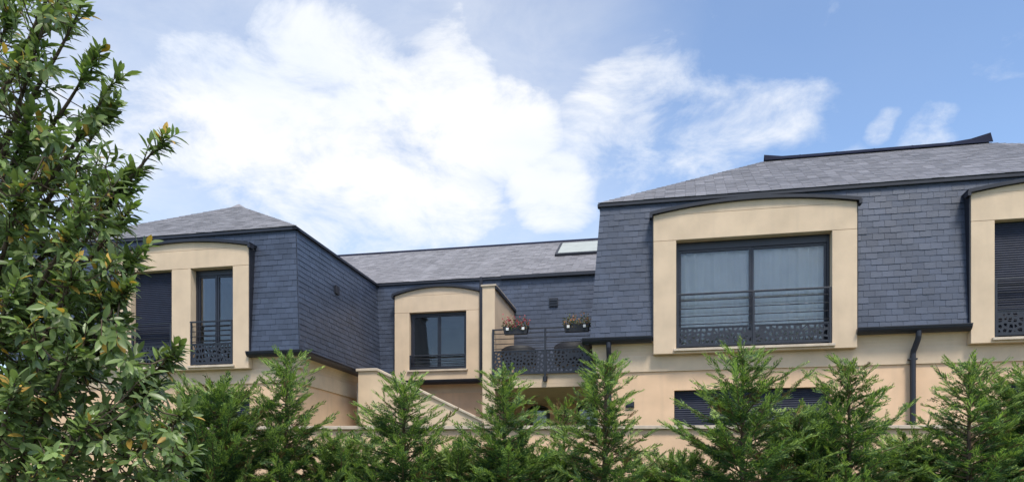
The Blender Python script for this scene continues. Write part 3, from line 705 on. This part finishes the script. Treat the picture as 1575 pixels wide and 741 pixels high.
planter(888, (.12, .45, M['petal2']), 'dark railing planter with brownish green foliage and no red flowers')
def chair(px, label, rot, wid=.42, hh=.74):
    d = 18.35; x = S(px, d); r = house_thing('balcony_chair', x, d, 4.262); tag(r, label, 'chair', 'dark armchairs on the balcony')
    c0 = Vector((x, d, 4.262)); Rm = Matrix.Rotation(rot, 3, 'Z')
    T = lambda p: c0+Rm @ Vector(p)
    n = 18; sh = MB(); vs = []; fs = []; prof = 5
    for i in range(n+1):
        a = R(-20)+R(220)*i/n; t = abs(i/n-.5)*2; top = hh-.16*t**2.5
        for (ro, z) in ((wid-.05, .30), (wid, .32), (wid+.015, top-.02), (wid-.02, top), (wid-.06, top-.03)):
            vs.append(T((math.cos(a)*ro, -math.sin(a)*ro*.85, z)))
    for i in range(n):
        for j in range(prof): k = (j+1) % prof; fs.append((i*prof+j, (i+1)*prof+j, (i+1)*prof+k, i*prof+k))
    fs += [tuple(range(prof)), tuple(n*prof+k for k in range(prof-1, -1, -1))]
    sh.add(vs, fs).build('backrest', M['rattan'], r, smooth=True)
    sp = [T((math.cos(2*math.pi*k/20)*(wid-.03), -math.sin(2*math.pi*k/20)*(wid-.03)*.85, .30)) for k in range(20)]
    MB().prism(sp, (0, 0, .06)).build('seat', M['rattan'], r)
    sp = [T((math.cos(2*math.pi*k/20)*(wid-.08), -math.sin(2*math.pi*k/20)*(wid-.08)*.85, .362)) for k in range(20)]
    MB().prism(sp, (0, 0, .08)).build('cushion', M['cushion'], r, bevel=.02)
    for sx in (-1, 1):
        for sy in (-1, 1): MB().tube([T((sx*.26, sy*.22, .30)), T((sx*.30, sy*.26, .0))], [.02, .014], 8).build('leg', M['rattan'], r)
chair(798, 'dark low-backed tub chair on the balcony, beneath the red flowers', .1, .44, .80)
chair(880, 'dark round-backed tub chair on the balcony, beside the right wing', -.1, .44, .84)

# ================================================================== conifers
def cat(pts, n):
    P = [np.array(p, float) for p in pts]; P = [2*P[0]-P[1]]+P+[2*P[-1]-P[-2]]; out = []
    for i in range(1, len(P)-2):
        for k in range(n):
            t = k/n; a, b, c, d = P[i-1:i+3]; out.append(.5*((2*b)+(c-a)*t+(2*a-5*b+4*c-d)*t*t+(-a+3*b-3*c+d)*t**3))
    out.append(P[-2]); return out
def unit(v): return v/(np.linalg.norm(v)+1e-9)
def spray_template(seed, n=13):
    """flat feathery spray along +x, 1 m long: centre rib and tapering strands, some forked"""
    r = np.random.default_rng(seed); quads = []
    def strand(p, d, l, w, lift):
        d = unit(d); q = np.cross(d, [0, 0, 1]); q = unit(q); m_ = p+d*l*.45+np.array([0, 0, lift*.5]); e = p+d*l+np.array([0, 0, lift])
        tw = np.array([0, 0, r.uniform(-.6, .6)])*w
        quads.append([p-q*w*.4, m_-q*w-tw, e, m_+q*w+tw])
    for k in range(n):
        t = .06+.92*k/(n-1); sg = 1 if k % 2 else -1; l = (.50*(1-t)**.75+.13)*r.uniform(.75, 1.2); a = R(r.uniform(28, 46))
        p = np.array([t, 0, -.10*t*t]); d = np.array([math.cos(a), sg*math.sin(a), r.uniform(-.12, .2)])
        strand(p, d, l, .040, r.uniform(-.05, .08))
        for j in range(2):
            u = r.uniform(.25, .75); a2 = a*r.choice([.15, 1.7]); strand(p+unit(d)*l*u, np.array([math.cos(a2), sg*math.sin(a2), r.uniform(-.15, .25)]), l*.5, .030, 0)
    strand(np.array([0, 0, 0.]), np.array([1, 0, -.05]), 1.12, .022, -.08); strand(np.array([.4, 0, -.02]), np.array([1, 0, .1]), .75, .028, .03)
    return np.array(quads)          # (n,4,3)
SPR = [spray_template(i) for i in range(6)]
def conifer(px, pytop, t, width, label, seed, leader=1., dense=1., flat=False, lean=0., spread=.5):
    """width = spread at the foot in metres; leader stretches the bare top shoot"""
    rnd = np.random.default_rng(seed); top = px_at(px, pytop, t); base = np.array([top.x-lean, top.y, 0.]); Hh = top.z
    th = empty('cypress_tree', base); tag(th, label, 'conifer', 'young cypress trees planted in front of the garden wall')
    trunk = MB(); npt = 12; tp = []
    for i in range(npt):
        f = i/(npt-1); tp.append(np.array([lean*f+.03*math.sin(f*7+seed)*(1-f), .03*math.cos(f*6+seed)*(1-f), Hh*f-(.03 if i == 0 else 0)]))
    trunk.tube([Vector(p) for p in tp], [.05*(1-i/(npt-1))**.8+.004 for i in range(npt)], 7).build('trunk', M['bark'], th)
    def tpos(z): f = z/Hh*(npt-1); i = min(int(f), npt-2); return tp[i]+(tp[i+1]-tp[i])*(f-i)
    limbs = MB(); A = []; MI = []
    def spray(p, d, up, L, tip, wd=1.):
        d = unit(d); y = unit(np.cross(up, d)); z = np.cross(d, y); T = SPR[rnd.integers(6)]; Wd = rnd.uniform(.75, 1.1)*wd
        q = T[..., 0:1]*d*L+T[..., 1:2]*y*L*Wd+T[..., 2:3]*z*L+p; A.append(q)
        m_ = (rnd.random(len(q)) < tip).astype(int)
        if rnd.random() < .045: m_[rnd.random(len(q)) < .7] = 2
        MI.append(m_)
    nb = int((98 if not flat else 150)*dense)
    for k in range(nb):
        f = (k+rnd.random())/nb; f = f**.9                       # 0 foot .. 1 top
        z0 = .55+(Hh-.62)*f; fz_ = z0/Hh
        az_ = k*2.39996
        if flat: prof = min(1., (1.0-f)*2.6)**.7*(.8+.25*math.sin(az_*3+seed))
        else: prof = (1-f)**1.35*1.35+.02
        az = k*2.39996+rnd.uniform(-.5, .5); ln = width*.56*prof*rnd.uniform(.55, 1.3)
        if not flat: ln = min(spread*(Hh-z0)*rnd.uniform(.45, 1.25)+.03, width*.62*rnd.uniform(.8, 1.1))
        if rnd.random() < .16: ln *= 1.35
        ln = max(ln, .09); el = R(rnd.uniform(12, 42)+12*f)
        if flat: el = R(rnd.uniform(25, 60))
        h = np.array([math.cos(az), math.sin(az), 0]); p0 = tpos(min(z0, Hh-.05)); p0 = p0.copy()
        rise = ln*math.tan(el)*.75
        if not flat: rise = min(rise, (Hh-z0)*.7)
        if flat: rise = min(rise, max(.05, Hh-z0))
        pts = cat([p0, p0+h*ln*.45+np.array([0, 0, rise*.42]), p0+h*ln*.8+np.array([0, 0, rise*.8]), p0+h*ln*1.0+np.array([0, 0, rise*1.05])], 4)
        limbs.tube([Vector(p) for p in pts], [.011*(1-i/len(pts))*(1-.5*f)+.0025 for i in range(len(pts))], 4, cap=False)
        ns = max(4, int(ln/.034*dense))
        for j in range(ns):
            u = .12+.88*(j+rnd.random()*.6)/ns; q = u*(len(pts)-1); i = min(int(q), len(pts)-2); P = pts[i]+(pts[i+1]-pts[i])*(q-i); tan = unit(pts[i+1]-pts[i])
            side = unit(np.cross(tan, [0, 0, 1])); sg = 1 if j % 2 else -1
            d = tan*rnd.uniform(.6, 1.1)+side*sg*rnd.uniform(.25, .85)*(1.1-.6*u)+np.array([0, 0, rnd.uniform(-.3, .3)])
            L = (.06+.22*(1-u)**1.1)*rnd.uniform(.7, 1.3)*(1-.3*f)
            if ln < .25: L *= .75
            up = unit(np.array([rnd.normal()*.35, rnd.normal()*.35, 1])+h*.15); spray(P, d, up, L, .14+.6*u*u*(.4+.6*min(1, f*1.3)))
        spray(pts[-2], pts[-1]-pts[-2], np.array([rnd.normal()*.3, rnd.normal()*.3, 1]), .22*rnd.uniform(.8, 1.3), .7, .5); spray(pts[-3], pts[-1]-pts[-3]+rnd.normal(size=3)*.02, np.array([rnd.normal(), rnd.normal(), .4]), .20, .5, .55)
    if not flat:
        for k in range(int(16*leader)):
            f = rnd.uniform(.86, 1.0); P = tpos(Hh*min(f, .999)); az = rnd.uniform(0, 6.28); e_ = R(rnd.uniform(30, 60)); d = np.array([math.cos(az)*math.cos(e_), math.sin(az)*math.cos(e_), math.sin(e_)]); spray(P, d, unit(np.cross(d, rnd.normal(size=3))), rnd.uniform(.06, .12), .5)
    limbs.build('branch', M['twig'], th, kind='stuff')
    Q = np.concatenate(A).reshape(-1, 3); F_ = np.arange(len(Q)).reshape(-1, 4)
    me = np_mesh('crown', Q, F_, [M['cyp'], M['cyp_new'], M['cyp_dry']], np.concatenate(MI)); o = link(bpy.data.objects.new('crown', me)); o['kind'] = 'stuff'; o.parent = th
    return len(F_)
cyp = [(335, 600, 8.9, 1.35, 'dense broad cypress bush with rounded top beside the broadleaf tree', True, 1, 1.35, 0),
       (440, 548, 9.0, 1.55, 'cypress with dark upright column top below the left wing corner', False, 1.2, 1.15, 0),
       (622, 588, 8.8, 1.7, 'squat cypress with wide side shoots in front of the stair wall', False, .9, 1.15, .05),
       (775, 574, 8.8, 1.3, 'bushy pointed cypress in front of the terrace wall end', False, .9, 1.2, -.04),
       (868, 624, 9.3, .7, 'small slim cypress standing below the balcony', False, .8, .6, 0),
       (932, 553, 8.7, 1.5, 'tall narrow cypress beside the downpipe at the right wing corner', False, 1.3, 1.1, .02),
       (1143, 540, 8.5, 2.1, 'largest cypress with wide spreading shoots in front of the long shutter', False, 1.2, 1.15, 0),
       (1305, 560, 8.7, 1.9, 'cypress with pale thin leader between the long shutter and the downpipe', False, 1.4, 1.1, -.03),
       (1490, 563, 8.5, 1.85, 'cypress with bare leader and tiered shoots right of the downpipe', False, 1.5, 1.0, 0),
       (1590, 585, 8.9, 1.7, 'bright green cypress bush below the shuttered dormer', True, 1, 1.3, 0),
       (528, 688, 9.3, 1.1, 'low cypress filling the gap before the stair wall end', True, 1, 1.1, 0),
       (1228, 645, 9.1, 1.2, 'low bushy cypress under the right end of the long shutter', True, 1, 1.1, 0),
       (700, 694, 9.3, 1.1, 'lowest cypress in the gap before the foot of the stair', True, 1, 1, 0),
       (830, 702, 9.4, 1.2, 'low cypress growing between the terrace wall end and the balcony centre', True, 1, 1, 0),
       (1035, 712, 9.3, 1.1, 'low cypress before the bare garden wall left of the long shutter', True, 1, .9, 0),
       (1400, 682, 9.2, 1.3, 'low cypress in front of the foot of the downpipe', True, 1, 1, 0)]
nf = sum(conifer(a, b_, c_, d_, lab, 20+i, le, de, fl, ln, [.5, .32, .46, .33, .26, .32, .52, .44, .5][min(i, 8)]) for i, (a, b_, c_, d_, lab, fl, le, de, ln) in enumerate(cyp))
print('conifer quads', nf)

# ================================================================== broadleaf tree (cherry-laurel leaves)
def laurel():
    rnd = np.random.default_rng(4); base = np.array([-4.5, 5.6, 0.])
    th = empty('broadleaf_tree', base); tag(th, 'tall broadleaf evergreen tree with glossy leaves, some yellowing, and feathery sky-edge branches', 'tree')
    W = lambda px, py, t: np.array(px_at(px, py, t))
    # leaf template: 3 across, 5 along, folded along the midrib and arched
    prof = [(0, .04), (.22, .36), (.5, .5), (.78, .36), (1, .03)]; lv = []
    for x, w in prof: lv += [(x, -w*.36, .10*w-.14*x*x), (x, 0, -.14*x*x), (x, w*.36, .10*w-.14*x*x)]
    lv = np.array(lv); lf = [(3*i+j, 3*i+j+3, 3*i+j+4, 3*i+j+1) for i in range(4) for j in range(2)]; lf = np.array(lf)
    limbs = MB(); leaves = []                # (origin, x, y, z axes, length, material)
    mains = []
    tr_ = [base, base+np.array([.03, 0, 1.2]), base+np.array([-.02, .05, 2.4]), base+np.array([.05, 0, 3.6]), base+np.array([.1, -.05, 5.6])]
    tc_ = cat(tr_, 6); MB().tube([Vector(p-base) for p in tc_], [.10*(1-i/len(tc_))+.012 for i in range(len(tc_))], 10).build('trunk', M['bark'], th)
    def shoot(P, d, L, nl, pnew=.12, pold=.03):
        d = unit(d); side = unit(np.cross(d, [0, 0, 1])+rnd.normal(size=3)*.1); upv = np.cross(side, d)
        pts = [P+d*L*u+np.array([0, 0, .03*L*u*u]) for u in (0, .35, .7, 1)]
        limbs.tube([Vector(p-base) for p in pts], [.005, .004, .003, .002], 4, cap=False)
        ph = rnd.uniform(0, 6.28)
        for k in range(nl):
            u = .12+.88*k/(nl-1); q = u*3; i = min(int(q), 2); p = pts[i]+(pts[i+1]-pts[i])*(q-i); tan = unit(pts[i+1]-pts[i])
            a = ph+k*2.4; rad = side*math.cos(a)+upv*math.sin(a); ang = R(68-42*u+rnd.normal()*9)
            x = unit(tan*math.cos(ang)+rad*math.sin(ang)+np.array([0, 0, -.22+rnd.normal()*.16])); nrm_ = unit(np.cross(x, np.cross(unit(tan+np.array([0, 0, .55])+rnd.normal(size=3)*.22), x)))
            y = np.cross(nrm_, x); r = rnd.random(); m_ = 1 if r < pnew+.15*(u > .85) else (2 if r > 1-pold else 0)
            leaves.append((p, x, y, nrm_, rnd.uniform(.064, .122)*(.8 if m_ == 1 and u > .8 else 1), m_))
    tips = [(95, -60, 5.2, .35), (118, 25, 5.1, .55), (60, 60, 4.9, .5), (140, 98, 5.1, .6), (172, 128, 5.0, .75), (168, 168, 5.25, .7), (245, 222, 5.0, .95), (190, 285, 5.1, .8), (190, 335, 4.9, .8),
            (205, 400, 5.0, .8), (185, 455, 4.8, .8), (180, 505, 5.1, .8), (262, 548, 4.9, .95), (235, 600, 5.0, .9), (278, 640, 4.9, .9), (285, 700, 4.8, .9), (230, 745, 4.8, .8), (120, 330, 4.6, .7), (110, 430, 4.6, .7),
            (100, 560, 4.5, .7), (130, 660, 4.5, .7), (40, 200, 4.8, .6), (30, 300, 4.6, .6), (20, 450, 4.5, .6), (20, 600, 4.4, .6), (-60, 100, 5.2, .6), (-60, 300, 4.8, .6), (-70, 500, 4.6, .6), (60, 720, 4.5, .7), (15, 20, 5.0, .5), (-50, -80, 5.4, .4)]
    for (px, py, t, reach) in tips:
        T = W(px, py, t); z0 = max(.8, T[2]-.34*np.linalg.norm((T-base)[:2])-.3*rnd.random()); f = min(z0/5.6, .95); B0 = tc_[int(f*(len(tc_)-1))]
        mid = B0+(T-B0)*.5+np.array([rnd.normal()*.08, rnd.normal()*.08, -.05-.12*rnd.random()])
        pts = cat([B0, mid, T-(T-mid)*.3+np.array([0, 0, -.04]), T], 6)
        limbs.tube([Vector(p-base) for p in pts], [.022*(1-i/len(pts))**.9+.003 for i in range(len(pts))], 6, cap=False); mains.append(pts)
        n = len(pts)
        for k in range(int(17*reach)+6):
            u = rnd.uniform(.35, 1.); q = u*(n-1); i = min(int(q), n-2); P = pts[i]+(pts[i+1]-pts[i])*(q-i); tan = unit(pts[i+1]-pts[i])
            d = tan*rnd.uniform(.5, 1.)+unit(rnd.normal(size=3))*rnd.uniform(.35, .8)*(1.15-.75*u)+np.array([.12, 0, .05]); shoot(P, d, rnd.uniform(.10, .22)*(1.1-.3*u), int(rnd.integers(8, 13)))
        shoot(pts[-2], pts[-1]-pts[-2], .16, 11, .3); shoot(pts[-4], pts[-1]-pts[-4]+np.array([0, 0, .2]), .16, 10, .2)
    outline = [(-170, -70), (92, -70), (95, 40), (60, 80), (105, 98), (85, 118), (35, 120), (25, 165), (80, 190), (120, 170), (140, 150), (140, 180), (95, 225), (130, 240), (205, 232), (165, 280), (175, 320), (170, 350), (185, 380), (180, 420), (175, 470), (185, 520), (220, 560), (230, 610), (262, 650), (270, 700), (260, 780), (-170, 780)]
    def inside(x, y):
        c = False; j = len(outline)-1
        for i in range(len(outline)):
            xi, yi = outline[i]; xj, yj = outline[j]
            if (yi > y) != (yj > y) and x < (xj-xi)*(y-yi)/(yj-yi)+xi: c = not c
            j = i
        return c
    allp = np.array([p for m_ in mains for p in m_[4:]])
    cnt = 0
    while cnt < 860:
        px, py = rnd.uniform(-150, 275), rnd.uniform(-60, 770)
        if py < 400 and rnd.random() < .1: continue
        if not inside(px, py) or (py < 240 and rnd.random() < .45): continue
        t = rnd.uniform(4.5, 6.1); P = W(px, py, t); j = np.argmin(((allp-P)**2).sum(1)); Q = allp[j]; cnt += 1
        if np.linalg.norm(Q-P) > .7: continue
        mid = (Q+P)/2+np.array([0, 0, -.03]); limbs.tube([Vector(x-base) for x in (Q, mid, P)], [.006, .005, .004], 4, cap=False)
        out = np.array([.6, -.45, .15]); d = unit(P-Q)*.6+out*rnd.uniform(.2, .9)+rnd.normal(size=3)*.35; shoot(P, d, rnd.uniform(.1, .2), int(rnd.integers(7, 12)), .10, .045)
        if rnd.random() < .6: shoot(P, d*.4+rnd.normal(size=3)*.6, rnd.uniform(.1, .16), int(rnd.integers(6, 9)), .08, .045)
    limbs.build('branch', M['bark'], th, kind='stuff')
    # the largest leaves in view become parts of their own
    O = np.array([l[0] for l in leaves]); Ln = np.array([l[4] for l in leaves]); Nn = np.array([l[3] for l in leaves]); Xx = np.array([l[1] for l in leaves])
    cx = O+Xx*(Ln*.5)[:, None]; rel = cx-np.array([0, 0, EYE]); px_ = 787.5+FPX*rel[:, 0]/rel[:, 1]; py_ = HZ-FPX*rel[:, 2]/rel[:, 1]
    vd = rel/np.linalg.norm(rel, axis=1)[:, None]; score = Ln**2*np.abs((Nn*vd).sum(1))/rel[:, 1]**2
    score[(px_ < 4) | (px_ > 1570) | (py_ < 4) | (py_ > 737)] = 0
    # of those on the near side of the crown
    score *= np.exp(-np.maximum(0, rel[:, 1]-4.9)*2.5)
    big = set(np.argsort(-score)[:300].tolist())
    mats = [M['laurel'], M['laurel_new'], M['laurel_old']]; metas = []
    for k in range(3): metas.append(np_mesh('leaf', lv, lf, [mats[k]], None, True))
    VV = []; FF = []; mi = []; b0 = 0
    for i, (p, x, y, z, L, m_) in enumerate(leaves):
        Rm = np.stack([x, y, z], 1)*L; p = p-base
        if i in big:
            o = bpy.data.objects.new('leaf', metas[m_]); link(o); Mx = np.eye(4); Mx[:3, :3] = Rm; Mx[:3, 3] = p; o.matrix_local = Matrix(Mx.tolist()); o.parent = th
        else: VV.append(lv @ Rm.T+p); FF.append(lf+b0); mi += [m_]*len(lf); b0 += len(lv)
    me = np_mesh('crown', np.concatenate(VV), np.concatenate(FF), mats, mi, True); o = link(bpy.data.objects.new('crown', me)); o['kind'] = 'stuff'; o.parent = th
    print('laurel leaves', len(leaves))
laurel()
print('tris', sum(sum(len(p.vertices)-2 for p in me.polygons) for me in bpy.data.meshes))
